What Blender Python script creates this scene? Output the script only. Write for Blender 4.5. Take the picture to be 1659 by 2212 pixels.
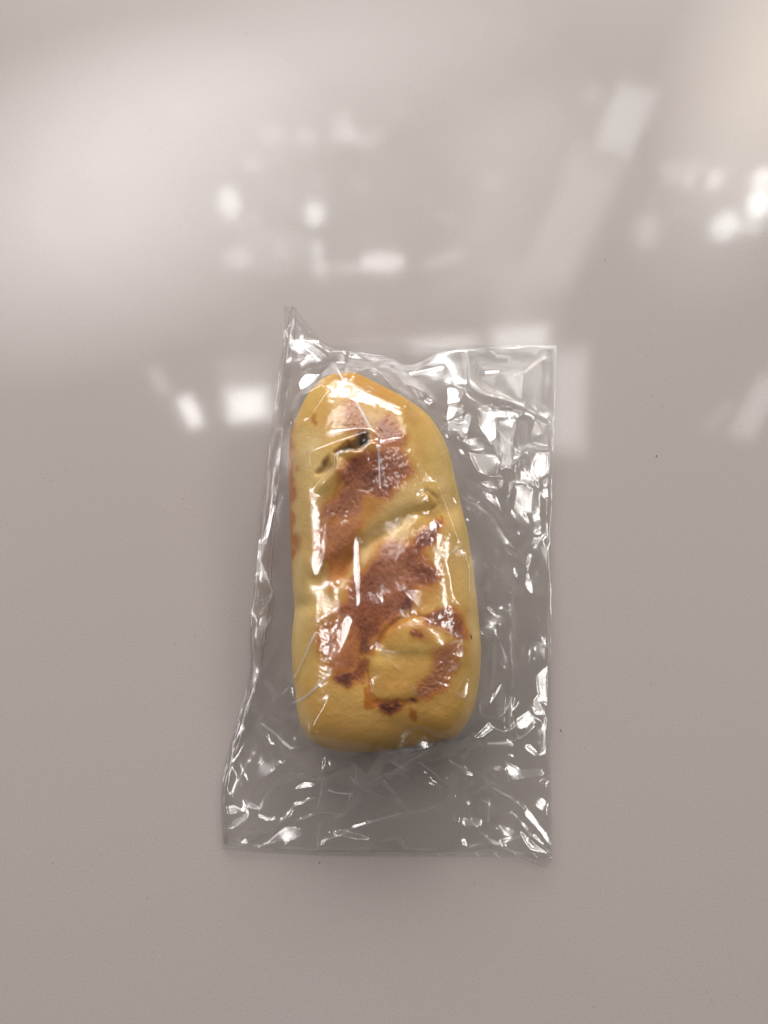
import bpy, math, random
import numpy as np
from mathutils import Vector, Matrix
from mathutils.geometry import delaunay_2d_cdt

for o in list(bpy.data.objects):
    bpy.data.objects.remove(o)
scene = bpy.context.scene
C = scene.collection
rng = np.random.default_rng(7)
random.seed(7)

# ------------------------------------------------------------------ camera
W_, H_ = 1659.0, 2212.0          # traced picture size
FPX = 1533.0
TILT = math.radians(10.9)
CAMH = 0.262
ct, st = math.cos(TILT), math.sin(TILT)
CAM = np.array([0.0, 0.0, CAMH])

cam_data = bpy.data.cameras.new('camera')
cam_data.sensor_fit = 'HORIZONTAL'
cam_data.sensor_width = 36.0
cam_data.lens = 36.0 * FPX / W_
cam_data.clip_start = 0.01
cam_data.clip_end = 100
cam = bpy.data.objects.new('camera', cam_data)
C.objects.link(cam)
cam.location = CAM
cam.rotation_euler = (TILT, 0, 0)
cam_data.dof.use_dof = True
cam_data.dof.focus_distance = 0.246
cam_data.dof.aperture_fstop = 9.5
scene.camera = cam


def ray(u, v):
    x = (np.asarray(u, float) - W_ / 2) / FPX
    y = (H_ / 2 - np.asarray(v, float)) / FPX
    return np.stack([x, y * ct + st, y * st - ct], -1)


def at(u, v, z=0.0):
    d = ray(u, v)
    k = (np.asarray(z, float) - CAMH) / d[..., 2]
    return CAM + d * k[..., None]


def project(x, y, z):
    px, py, pz = x, y, z - CAMH
    depth = py * st - pz * ct
    up = py * ct + pz * st
    return W_ / 2 + FPX * px / depth, H_ / 2 - FPX * up / depth


# ------------------------------------------------------------------ world and exposure
world = bpy.data.worlds.new('World')
scene.world = world
world.use_nodes = True
bg = world.node_tree.nodes['Background']
bg.inputs[0].default_value = (1.0, 0.955, 0.925, 1)
bg.inputs[1].default_value = 0.04
vs = scene.view_settings
vs.view_transform = 'Standard'
vs.look = 'None'
vs.exposure = -0.02
vs.gamma = 1.0
scene.cycles.use_denoising = True
scene.cycles.max_bounces = 12
scene.cycles.transparent_max_bounces = 24
scene.cycles.glossy_bounces = 6
scene.cycles.caustics_reflective = False
scene.cycles.caustics_refractive = False
scene.cycles.sample_clamp_indirect = 4.0

LAMPS = {}


def area(name, pos, target, w, h, rad, col=(1, 1, 1), shape='RECTANGLE', xaxis=None):
    ld = bpy.data.lights.new(name, 'AREA')
    ld.shape = shape
    ld.size, ld.size_y = w, h
    a = w * h * (math.pi / 4 if shape == 'ELLIPSE' else 1)
    ld.energy = rad * a * math.pi
    ld.color = col
    o = bpy.data.objects.new(name, ld)
    C.objects.link(o)
    z = (Vector(pos) - Vector(target)).normalized()
    x = Vector(xaxis) if xaxis is not None else Vector((0, 0, 1)).cross(z)
    x = (x - z * x.dot(z)).normalized()
    y = z.cross(x)
    m = Matrix((x, y, z)).transposed().to_4x4()
    m.translation = Vector(pos)
    o.matrix_world = m
    LAMPS[name] = np.array(pos, float)
    return o


def pane(name, quad, rad, col=(1, 1, 1), dist=2.6, shape='RECTANGLE'):
    """a bright window pane / gap whose mirror image in the table top fills quad (tl,tr,br,bl)"""
    q = np.array(quad, float)
    d = ray(q[:, 0], q[:, 1])
    c = d.mean(0); c /= np.linalg.norm(c)
    p = CAM + d * (dist / (d @ c))[:, None]
    p[:, 2] *= -1
    cen = p.mean(0)
    ex = ((p[1] - p[0]) + (p[2] - p[3])) / 2
    ey = ((p[0] - p[3]) + (p[1] - p[2])) / 2
    w = np.linalg.norm(ex); exn = ex / w
    h = np.linalg.norm(ey - exn * (ey @ exn))
    cc = c * np.array([1, 1, -1])
    hit = CAM + c * (CAMH / -c[2])
    # keep the long side aligned with the pane's own direction
    if np.linalg.norm(ey) > w * 1.3:
        eyn = ey / np.linalg.norm(ey)
        h = np.linalg.norm(ey)
        w = np.linalg.norm(ex - eyn * (ex @ eyn))
        exn = ex / np.linalg.norm(ex) - eyn * (ex @ eyn) / np.linalg.norm(ex)
    return area(name, cen, hit, w, h, rad, col, shape, exn)


def soft_pane(name, quad, rad, col=(1, 1, 1), soft=.16, n=3):
    q = np.array(quad, float); c = q.mean(0)
    for i in range(n):
        k = 1 + soft * (1 - 2 * i / (n - 1))
        pane('%s_%d' % (name, i), c + (q - c) * k, rad / n, col, dist=2.6 + .03 * i)


def blob(name, u, v, w, h, rad, col=(1, 1, 1)):
    return pane(name, [(u - w / 2, v - h / 2), (u + w / 2, v - h / 2), (u + w / 2, v + h / 2), (u - w / 2, v + h / 2)],
                rad, col, shape='ELLIPSE')


COOL, PINK, WARM, NEUT = (0.96, 1.0, 1.0), (1.0, 0.94, 0.93), (1.0, 0.90, 0.74), (1, 0.985, 0.97)
# key light, plus lamps added for film glints, outside the table's mirror image
area('key_broad', (0.0, 2.5, 1.08), (0, 0, 0), 3.2, 1.0, 3.4, NEUT, xaxis=(1, 0, 0))
for i, x in enumerate((-0.95, -0.3, 0.4, 1.05)):
    area('key_glint_lamp_%d' % i, (x, 2.38, 1.18), (0, 0, 0), 0.50, 0.56, 13.0, NEUT, xaxis=(1, 0, 0))  # small bright lamps added to give the film glints
area('left_dim_lamp', (-2.3, 0.45, 1.9), (0, 0, 0), 1.6, 0.8, 2.4, PINK)  # broad lamp added for the film's dim facets
for i, y in enumerate((0.0, 0.75)):
    area('left_glint_lamp_%d' % i, (-2.1, y, 1.75), (0, 0, 0), 0.46, 0.44, 10.5, PINK)
area('right_dim_lamp', (2.35, 0.35, 1.9), (0, 0, 0), 1.4, 0.75, 2.4, (1, .95, .86))  # its added counterpart on the right
for i, y in enumerate((0.0, 0.7)):
    area('right_glint_lamp_%d' % i, (2.15, y, 1.75), (0, 0, 0), 0.46, 0.44, 10.0, NEUT)
# window panes and gaps between leaves seen mirrored in the table
soft_pane('pane_a', [(492, 846), (576, 838), (588, 904), (494, 914)], 17, NEUT, .2)
soft_pane('pane_a_upper', [(468, 778), (585, 770), (590, 838), (478, 846)], 1.7, COOL)
soft_pane('pane_b', [(380, 862), (412, 858), (444, 916), (408, 922)], 17, NEUT, .2)
soft_pane('pane_b_upper', [(312, 795), (346, 793), (374, 850), (344, 852)], 3.0, PINK)
soft_pane('pane_c', [(880, 738), (1030, 722), (1034, 756), (882, 768)], 8, NEUT)
soft_pane('pane_d', [(1062, 712), (1188, 700), (1180, 758), (1064, 762)], 9, NEUT)
soft_pane('pane_e', [(752, 742), (868, 738), (868, 800), (770, 800)], 3.4, PINK)
soft_pane('pane_f', [(1090, 772), (1150, 768), (1118, 856), (1070, 852)], 3.2, PINK)
soft_pane('pane_g', [(1176, 765), (1246, 752), (1284, 974), (1130, 974)], 4.8, PINK)
soft_pane('pane_h', [(885, 775), (1010, 765), (1000, 830), (890, 830)], 2.4, PINK)
soft_pane('panel_1', [(1330, 192), (1428, 184), (1368, 325), (1276, 332)], 3.6, COOL, .1)
soft_pane('panel_2', [(1235, 345), (1355, 337), (1240, 600), (1120, 606)], 2.6, NEUT, .2)
soft_pane('panel_3', [(1090, 585), (1230, 580), (1180, 715), (1060, 720)], 1.3, NEUT, .3)
soft_pane('panel_4', [(1010, 360), (1200, 350), (1120, 640), (960, 640)], 1.5, PINK, .35)
r0 = np.random.default_rng(17)
for i in range(34):      # light through leaves
    u_, v_ = r0.normal(720, 150), r0.normal(430, 95)
    if i % 4 == 0:
        u_, v_ = r0.normal(1520, 90), r0.normal(440, 60)
    blob('leaf_gap_%d' % i, u_, v_, r0.uniform(14, 60), r0.uniform(12, 40), r0.uniform(.5, 2.6), COOL if i % 2 else PINK)
blob('gap_1', 495, 438, 44, 62, 7.56, COOL)
blob('gap_2', 680, 462, 40, 50, 10.80, COOL)
blob('gap_3', 686, 540, 26, 44, 4.68, COOL)
blob('gap_4', 692, 580, 30, 34, 7.56, PINK)
blob('gap_5', 828, 566, 96, 44, 9.00, PINK)
blob('gap_6', 755, 578, 90, 22, 4.32, PINK)
pane('gap_7', [(915, 566), (1000, 536), (1002, 560), (920, 582)], 3.4, PINK)
blob('gap_8', 512, 560, 60, 44, 3.60, PINK)
blob('gap_9', 742, 290, 60, 46, 3.06, PINK)
blob('gap_10', 660, 296, 56, 34, 2.70, PINK)
blob('gap_11', 588, 294, 54, 44, 2.16, PINK)
blob('gap_12', 548, 354, 46, 36, 2.34, PINK)
blob('gap_13', 792, 308, 46, 34, 2.16, PINK)
blob('gap_14', 600, 545, 190, 100, 1.26, COOL)
blob('gap_15', 1545, 388, 34, 38, 7.92, NEUT)
blob('gap_16', 1488, 390, 28, 34, 3.96, NEUT)
blob('gap_17', 1648, 384, 44, 36, 14.40, NEUT)
blob('gap_18', 1640, 440, 50, 66, 14.40, COOL)
blob('gap_19', 1566, 488, 56, 58, 10.08, COOL)
blob('gap_20', 1398, 500, 56, 76, 3.24, NEUT)
blob('gap_21', 1622, 492, 60, 26, 5.40, COOL)
blob('gap_22', 1280, 205, 44, 32, 1.98, NEUT)
soft_pane('streak_1', [(1640, 830), (1700, 800), (1640, 940), (1560, 948)], 3.6, PINK)
soft_pane('streak_2', [(1560, 880), (1600, 860), (1560, 920), (1490, 940)], 1.3, PINK)
# pale sunlit wall seen as a soft glow at the left, and a warm one at the right edge


def glow(name, u, v, w, h, ang, total, col, n=5):
    ca, sa = math.cos(math.radians(ang)), math.sin(math.radians(ang))
    for i in range(n):
        k = 1.25 - 0.95 * i / (n - 1)
        q = [(u + ca * x * w * k / 2 - sa * y * h * k / 2, v + sa * x * w * k / 2 + ca * y * h * k / 2)
             for x, y in ((-1, -1), (1, -1), (1, 1), (-1, 1))]
        pane('%s_%d' % (name, i), q, total / n, col, dist=2.6 + .02 * i, shape='ELLIPSE')


glow('wall_glow', 190, 440, 880, 580, -24, 5.6, PINK, 10)
glow('upper_glow', 600, 150, 1000, 320, -12, 2.6, PINK, 7)
glow('broad_glow', 720, 380, 1050, 620, -4, 1.6, NEUT)
glow('panel_glow', 1130, 280, 330, 190, -6, 1.6, WARM)
glow('right_glow', 1570, 420, 330, 420, 10, 1.8, NEUT)
glow('warm_glow', 1690, 150, 420, 600, 8, 4.5, WARM, 7)

# ------------------------------------------------------------------ helpers


def link(name, me, parent=None, mat=None):
    o = bpy.data.objects.new(name, me)
    C.objects.link(o)
    if parent:
        o.parent = parent
    if mat:
        me.materials.append(mat)
    return o


def mesh_np(name, verts, faces, smooth=True):
    me = bpy.data.meshes.new(name)
    faces = np.asarray(faces, np.int32)
    n, k = faces.shape
    me.vertices.add(len(verts))
    me.vertices.foreach_set('co', np.ascontiguousarray(verts, np.float32).ravel())
    me.loops.add(n * k)
    me.loops.foreach_set('vertex_index', faces.ravel())
    me.polygons.add(n)
    me.polygons.foreach_set('loop_start', np.arange(0, n * k, k, dtype=np.int32))
    me.update(calc_edges=True)
    me.validate()
    me.polygons.foreach_set('use_smooth', np.full(len(me.polygons), smooth))
    return me


def attr(me, name, val):
    a = me.attributes.new(name, 'FLOAT', 'POINT')
    a.data.foreach_set('value', np.ascontiguousarray(val, np.float32))


def grid_faces(n, m, wrap=False):
    """n rows, m columns"""
    i = np.arange(n - 1)[:, None]
    j = np.arange(m if wrap else m - 1)[None, :]
    j2 = (j + 1) % m
    return np.stack([i * m + j, i * m + j2, (i + 1) * m + j2, (i + 1) * m + j], -1).reshape(-1, 4)


def gblur(a, s):
    if s <= 0:
        return a
    n, m = a.shape
    p = int(4 * s) + 2
    b = np.pad(a, p, mode='edge')
    fy = np.fft.fftfreq(b.shape[0])[:, None]
    fx = np.fft.rfftfreq(b.shape[1])[None, :]
    k = np.exp(-2 * (math.pi * s) ** 2 * (fx * fx + fy * fy))
    return np.fft.irfft2(np.fft.rfft2(b) * k, b.shape)[p:p + n, p:p + m]


def gnoise(shape, s, seed):
    a = gblur(np.random.default_rng(seed).standard_normal(shape), s)
    return a / (a.std() + 1e-12)


def sample(a, fx, fy):
    """bilinear, fx = column, fy = row"""
    fx = np.clip(fx, 0, a.shape[1] - 1.001); fy = np.clip(fy, 0, a.shape[0] - 1.001)
    i = fy.astype(int); j = fx.astype(int)
    a0 = a[i, j] * (1 - (fx - j)) + a[i, j + 1] * (fx - j)
    a1 = a[i + 1, j] * (1 - (fx - j)) + a[i + 1, j + 1] * (fx - j)
    return a0 * (1 - (fy - i)) + a1 * (fy - i)


def in_poly(u, v, poly):
    p = np.asarray(poly, float)
    r = np.zeros(u.shape, bool)
    for k in range(len(p)):
        x0, y0 = p[k - 1]; x1, y1 = p[k]
        if y0 == y1:
            continue
        c = ((y0 > v) != (y1 > v)) & (u < (x1 - x0) * (v - y0) / (y1 - y0) + x0)
        r ^= c
    return r


def seg_dist(u, v, line):
    """distance to a polyline, restricted evaluation by the caller"""
    best = np.full(u.shape, 1e9)
    p = np.asarray(line, float)
    for k in range(len(p) - 1):
        a, b = p[k], p[k + 1]
        d = b - a
        t = np.clip(((u - a[0]) * d[0] + (v - a[1]) * d[1]) / (d @ d + 1e-9), 0, 1)
        best = np.minimum(best, np.hypot(u - a[0] - t * d[0], v - a[1] - t * d[1]))
    return best


def smooth_line(pts, n, closed=False, it=3):
    """Chaikin then even resampling"""
    p = np.asarray(pts, float)
    for _ in range(it):
        if closed:
            q = np.roll(p, -1, 0)
            p = np.stack([p * .75 + q * .25, p * .25 + q * .75], 1).reshape(-1, p.shape[1])
        else:
            q0, q1 = p[:-1], p[1:]
            m = np.stack([q0 * .75 + q1 * .25, q0 * .25 + q1 * .75], 1).reshape(-1, p.shape[1])
            p = np.vstack([p[:1], m, p[-1:]])
    if closed:
        p = np.vstack([p, p[:1]])
    s = np.concatenate([[0], np.cumsum(np.linalg.norm(np.diff(p, axis=0), axis=1))])
    tt = np.linspace(0, s[-1], n + 1)[:-1] if closed else np.linspace(0, s[-1], n)
    return np.stack([np.interp(tt, s, p[:, k]) for k in range(p.shape[1])], 1)


# crops in which shapes were traced -> traced-picture pixels
CROP = {0: (0, 0, 1), 1: (442.4, 635.95, .5), 2: (580.65, 774.2, .3), 3: (580.65, 1161.3, .3), 4: (442.4, 1520.75, .4833),
        5: (967.75, 718.9, .3), 6: (470, 635.95, .4372), 7: (967.75, 1271.9, .2875), 8: (470, 1465.5, .2333)}


def cr(k, pts):
    a, b, s = CROP[k]
    return [(a + s * x, b + s * y) for x, y in pts]


# ------------------------------------------------------------------ node helpers


def new_mat(name):
    m = bpy.data.materials.new(name)
    m.use_nodes = True
    nt = m.node_tree
    nt.nodes.clear()
    return m, nt, nt.nodes.new('ShaderNodeOutputMaterial')


def nd(nt, t, **kw):
    n = nt.nodes.new(t)
    for k, v in kw.items():
        if isinstance(v, bpy.types.NodeSocket):
            nt.links.new(v, n.inputs[k.replace('_', ' ') if k.replace('_', ' ') in n.inputs else k])
        elif hasattr(n, k):
            setattr(n, k, v)
        else:
            n.inputs[k.replace('_', ' ')].default_value = v
    return n


def lk(nt, a, b):
    nt.links.new(a, b)


def math_n(nt, op, a, b=0.0, clamp=False):
    n = nt.nodes.new('ShaderNodeMath'); n.operation = op; n.use_clamp = clamp
    for i, x in enumerate((a, b)):
        if isinstance(x, bpy.types.NodeSocket):
            lk(nt, x, n.inputs[i])
        else:
            n.inputs[i].default_value = x
    return n.outputs[0]


def mixc(nt, f, a, b, blend='MIX'):
    n = nt.nodes.new('ShaderNodeMix'); n.data_type = 'RGBA'; n.blend_type = blend
    for s, x in ((n.inputs[0], f), (n.inputs[6], a), (n.inputs[7], b)):
        if isinstance(x, bpy.types.NodeSocket):
            lk(nt, x, s)
        elif isinstance(x, (tuple, list)):
            s.default_value = tuple(x) + ((1,) if len(x) == 3 else ())
        else:
            s.default_value = x
    return n.outputs[2]


def noise(nt, vec, scale, detail=3, rough=.55):
    n = nt.nodes.new('ShaderNodeTexNoise')
    lk(nt, vec, n.inputs['Vector'])
    n.inputs['Scale'].default_value = scale
    n.inputs['Detail'].default_value = detail
    n.inputs['Roughness'].default_value = rough
    return n.outputs['Fac']


def remap(nt, x, a, b, c=0.0, d=1.0):
    n = nt.nodes.new('ShaderNodeMapRange')
    lk(nt, x, n.inputs[0])
    for i, v in enumerate((a, b, c, d)):
        n.inputs[i + 1].default_value = v
    return n.outputs[0]


# ------------------------------------------------------------------ materials
def table_material():
    m, nt, out = new_mat('table laminate')
    tc = nt.nodes.new('ShaderNodeTexCoord').outputs['Object']
    fine = noise(nt, tc, 1500, 2, .6)
    mid = noise(nt, tc, 330, 3, .6)
    big = noise(nt, tc, 9, 3, .5)
    col = mixc(nt, remap(nt, fine, .3, .7), (.350, .307, .289), (.425, .379, .357))
    col = mixc(nt, remap(nt, mid, .35, .65, 0, .6), col, (.383, .341, .320))
    col = mixc(nt, remap(nt, big, .3, .7, 0, .25), col, (.37, .332, .302))
    # sparse dark flecks of the laminate
    for sc, th, w, dark in ((260, .07, .05, .35), (95, .022, .012, .3)):
        v = nt.nodes.new('ShaderNodeTexVoronoi')
        lk(nt, tc, v.inputs['Vector']); v.inputs['Scale'].default_value = sc
        pick = noise(nt, tc, sc * .13, 2)
        f = math_n(nt, 'MULTIPLY', remap(nt, v.outputs['Distance'], th, th + w, 1, 0), remap(nt, pick, .56, .64))
        col = mixc(nt, math_n(nt, 'MULTIPLY', f, dark), col, (.16, .14, .125))
    b = nt.nodes.new('ShaderNodeBsdfPrincipled')
    lk(nt, col, b.inputs['Base Color'])
    b.inputs['Roughness'].default_value = .34
    b.inputs['Specular IOR Level'].default_value = .2
    b.inputs['Coat Weight'].default_value = 1.0
    b.inputs['Coat IOR'].default_value = 1.5
    smear = noise(nt, tc, 28, 4, .6)
    lk(nt, remap(nt, smear, .3, .75, .05, .085), b.inputs['Coat Roughness'])
    bp = nt.nodes.new('ShaderNodeBump')
    bp.inputs['Strength'].default_value = .05
    bp.inputs['Distance'].default_value = .0002
    lk(nt, noise(nt, tc, 90, 1), bp.inputs['Height'])
    lk(nt, bp.outputs[0], b.inputs['Coat Normal'])
    lk(nt, b.outputs[0], out.inputs['Surface'])
    return m


def film_material():
    m, nt, out = new_mat('clear crackly film')
    lw = nt.nodes.new('ShaderNodeLayerWeight'); lw.inputs['Blend'].default_value = .5
    f5 = math_n(nt, 'POWER', lw.outputs['Facing'], 4.5)
    fr = math_n(nt, 'ADD', math_n(nt, 'MULTIPLY', f5, .80), .09, True)
    tr = nt.nodes.new('ShaderNodeBsdfTransparent'); tr.inputs[0].default_value = (.995, .994, .992, 1)
    gl = nt.nodes.new('ShaderNodeBsdfGlossy'); gl.inputs[0].default_value = (1, 1, 1, 1)
    gl.inputs['Roughness'].default_value = .12
    glb = nt.nodes.new('ShaderNodeBsdfGlossy'); glb.inputs[0].default_value = (1, 1, 1, 1)
    glb.inputs['Roughness'].default_value = .2
    gmix = nt.nodes.new('ShaderNodeMixShader'); gmix.inputs[0].default_value = .28
    lk(nt, gl.outputs[0], gmix.inputs[1]); lk(nt, glb.outputs[0], gmix.inputs[2])
    mx = nt.nodes.new('ShaderNodeMixShader')
    lk(nt, fr, mx.inputs[0]); lk(nt, tr.outputs[0], mx.inputs[1]); lk(nt, gmix.outputs[0], mx.inputs[2])
    # stress-whitened creases and sheet edges; strongest lines also paint in reflected streaks
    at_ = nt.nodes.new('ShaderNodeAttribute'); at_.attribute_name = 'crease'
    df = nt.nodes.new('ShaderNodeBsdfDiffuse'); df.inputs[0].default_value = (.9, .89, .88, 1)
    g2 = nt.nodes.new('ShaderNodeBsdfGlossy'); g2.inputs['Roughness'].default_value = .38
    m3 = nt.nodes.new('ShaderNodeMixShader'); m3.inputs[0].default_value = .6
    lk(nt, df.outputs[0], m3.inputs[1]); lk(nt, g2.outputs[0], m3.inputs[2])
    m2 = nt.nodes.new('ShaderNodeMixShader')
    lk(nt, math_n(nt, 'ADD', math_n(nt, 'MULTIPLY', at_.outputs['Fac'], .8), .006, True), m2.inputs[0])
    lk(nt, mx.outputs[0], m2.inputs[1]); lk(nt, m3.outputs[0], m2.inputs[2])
    lk(nt, m2.outputs[0], out.inputs['Surface'])
    return m


def crust_material():
    m, nt, out = new_mat('baked dough crust')
    tc = nt.nodes.new('ShaderNodeTexCoord').outputs['Object']

    def A(n):
        a = nt.nodes.new('ShaderNodeAttribute'); a.attribute_name = n
        return a.outputs['Fac']
    n1 = noise(nt, tc, 420, 5, .65)
    n2 = noise(nt, tc, 1400, 3, .6)
    n3 = noise(nt, tc, 60, 4, .55)
    n4 = noise(nt, tc, 3200, 2, .6)
    n5 = noise(nt, tc, 170, 4, .6)
    col = mixc(nt, remap(nt, n3, .3, .7), (.60, .345, .075), (.66, .440, .130))
    col = mixc(nt, A('pale'), col, (.71, .61, .34))
    col = mixc(nt, remap(nt, n2, .45, .75, 0, .35), col, (.50, .31, .11))
    col = mixc(nt, math_n(nt, 'MULTIPLY', A('tan'), remap(nt, n1, .2, .6, .8, 1)), col, (.40, .130, .015))
    jit = math_n(nt, 'MULTIPLY', math_n(nt, 'SUBTRACT', n1, .5), .22)
    jit2 = math_n(nt, 'MULTIPLY', math_n(nt, 'SUBTRACT', n5, .5), .70)
    lev = math_n(nt, 'ADD', A('brown'), math_n(nt, 'MULTIPLY', math_n(nt, 'ADD', jit, jit2), remap(nt, A('brown'), .05, .5)))
    br = remap(nt, lev, .03, .50)
    rp = nt.nodes.new('ShaderNodeValToRGB')
    lk(nt, lev, rp.inputs[0])
    e = rp.color_ramp.elements
    e[0].position = .10; e[0].color = (.50, .225, .045, 1)
    e[1].position = 1.0; e[1].color = (.13, .040, .028, 1)
    for p_, c_ in ((.32, (.47, .185, .038, 1)), (.55, (.40, .140, .050, 1)), (.80, (.24, .070, .034, 1))):
        k_ = e.new(p_); k_.color = c_
    brc = mixc(nt, math_n(nt, 'MULTIPLY', A('pink'), .6), rp.outputs[0], (.50, .235, .125))
    brc = mixc(nt, remap(nt, n2, .55, .75, 0, .25), brc, (.46, .20, .08))
    col = mixc(nt, math_n(nt, 'MULTIPLY', br, .95), col, brc)
    col = mixc(nt, math_n(nt, 'MULTIPLY', A('dark'), remap(nt, n1, .25, .6, .55, 1)), col, (.115, .034, .022))
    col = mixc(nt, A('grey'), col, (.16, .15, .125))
    b = nt.nodes.new('ShaderNodeBsdfPrincipled')
    lk(nt, col, b.inputs['Base Color'])
    lk(nt, remap(nt, n1, .3, .7, .5, .7), b.inputs['Roughness'])
    b.inputs['Specular IOR Level'].default_value = .22
    b.inputs['Subsurface Weight'].default_value = .12
    b.inputs['Subsurface Radius'].default_value = (1.0, .55, .25)
    b.inputs['Subsurface Scale'].default_value = .0025
    h = math_n(nt, 'ADD', math_n(nt, 'MULTIPLY', n1, 1.0), math_n(nt, 'MULTIPLY', n2, .9))
    bp = nt.nodes.new('ShaderNodeBump')
    lk(nt, remap(nt, br, 0, 1, .28, .30), bp.inputs['Strength'])
    bp.inputs['Distance'].default_value = .0007
    lk(nt, h, bp.inputs['Height'])
    lk(nt, bp.outputs[0], b.inputs['Normal'])
    lk(nt, b.outputs[0], out.inputs['Surface'])
    return m


def lumpy_material(name, c0, c1, rough, scale):
    m, nt, out = new_mat(name)
    tc = nt.nodes.new('ShaderNodeTexCoord').outputs['Object']
    b = nt.nodes.new('ShaderNodeBsdfPrincipled')
    n = noise(nt, tc, scale, 4)
    lk(nt, mixc(nt, remap(nt, n, .35, .65), c0, c1), b.inputs['Base Color'])
    b.inputs['Roughness'].default_value = rough
    b.inputs['Specular IOR Level'].default_value = .08
    bp = nt.nodes.new('ShaderNodeBump'); bp.inputs['Strength'].default_value = .6; bp.inputs['Distance'].default_value = .0005
    lk(nt, n, bp.inputs['Height']); lk(nt, bp.outputs[0], b.inputs['Normal'])
    lk(nt, b.outputs[0], out.inputs['Surface'])
    return m


M_TABLE, M_FILM, M_CRUST = table_material(), film_material(), crust_material()
M_FILL = lumpy_material('dark sweet filling', (.035, .036, .040), (.10, .095, .085), .85, 900)
M_SPECK = lumpy_material('burnt crumb', (.07, .05, .035), (.14, .10, .07), .7, 3000)

# ------------------------------------------------------------------ table top
s = 0.9
me = bpy.data.meshes.new('table_top')
me.from_pydata([(-s, -s, 0), (s, -s, 0), (s, s, 0), (-s, s, 0), (-s, -s, -.03), (s, -s, -.03), (s, s, -.03), (-s, s, -.03)], [],
               [(0, 1, 2, 3), (7, 6, 5, 4), (0, 4, 5, 1), (1, 5, 6, 2), (2, 6, 7, 3), (3, 7, 4, 0)])
table = link('table_top', me, None, M_TABLE)
table['kind'] = 'structure'
table['label'] = 'glossy pale warm grey table top under the bagged bun'

# ------------------------------------------------------------------ bun
Z0 = .0125       # height of the widest outline
ZT = .0335       # crown height
OUT = [(745, 803), (700, 812), (665, 845), (645, 885), (633, 915), (624, 935), (623, 1000), (626, 1080), (627, 1160), (631, 1250),
       (637, 1310), (634, 1340), (629, 1390), (632, 1450), (639, 1500), (643, 1545), (654, 1582), (680, 1608), (720, 1622),
       (770, 1627), (830, 1621), (890, 1612), (940, 1602), (985, 1592), (1010, 1562), (1026, 1525), (1036, 1470), (1040, 1400),
       (1034, 1330), (1027, 1260), (1016, 1180), (1002, 1112), (983, 1036), (973, 986), (957, 946), (932, 905), (902, 878),
       (857, 850), (812, 825), (775, 806)]
NT, NR, NB = 720, 300, 36
o2 = smooth_line(OUT, NT, closed=True, it=2)
P = at(o2[:, 0], o2[:, 1], Z0)[:, :2]
S0 = at(np.array(768.), np.array(985.), Z0)[:2]
S1 = at(np.array(835.), np.array(1455.), Z0)[:2]
d = S1 - S0
t = np.clip(((P - S0) @ d) / (d @ d), 0, 1)
# soften the ends of the spine parameter so loops stay smooth
SP = S0 + t[:, None] * d
for _ in range(40):
    SP = (np.roll(SP, 1, 0) + 2 * SP + np.roll(SP, -1, 0)) / 4
R = (P - SP)
rr = np.linspace(0, 1, NR) ** .85
prof = (1 - rr ** 2.9) ** (1 / 2.2)
spu, spv = project(SP[:, 0], SP[:, 1], np.full(NT, Z0))
dirp = o2 - np.stack([spu, spv], 1)
tl = np.linalg.norm(dirp, axis=1); dirp /= tl[:, None]
for _ in range(6):      # the outline seen from above is the traced one
    vt = SP[None] + R[None] * rr[:, None, None]
    sx = np.clip(((vt - S0) @ d) / (d @ d), -.5, 1.5)
    crown = ZT * (1 - .06 * np.clip(sx - .8, 0, 1) - .10 * np.clip(.25 - sx, 0, 1))
    z = Z0 + (crown - Z0) * prof[:, None]
    TX, TY, TZ = vt[..., 0], vt[..., 1], z
    U, V = project(TX, TY, TZ)
    ext = ((U - spu) * dirp[:, 0] + (V - spv) * dirp[:, 1]).max(0)
    f_ = tl / ext
    for _k in range(6):
        f_ = (np.roll(f_, 1) + 2 * f_ + np.roll(f_, -1)) / 4
    R = R * f_[:, None]

# paint and relief maps in the tracing frame
GX0, GY0, GW, GH = 590, 780, 480, 880
gu, gv = np.meshgrid(np.arange(GW) + GX0, np.arange(GH) + GY0)
wu = gu + 4.0 * gnoise(gu.shape, 7, 1) + 1.6 * gnoise(gu.shape, 2.5, 2)
wv = gv + 4.0 * gnoise(gu.shape, 7, 3) + 1.6 * gnoise(gu.shape, 2.5, 4)


def paint(items, warp=True, base=0.0):
    r = np.full(gu.shape, base)
    for k, pts, val, soft in items:
        mk = in_poly(wu if warp else gu, wv if warp else gv, cr(k, pts)).astype(float)
        r = np.maximum(r, (gblur(mk, soft) * .5 + gblur(mk, soft * 3.2) * .5) * val)
    return r


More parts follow.
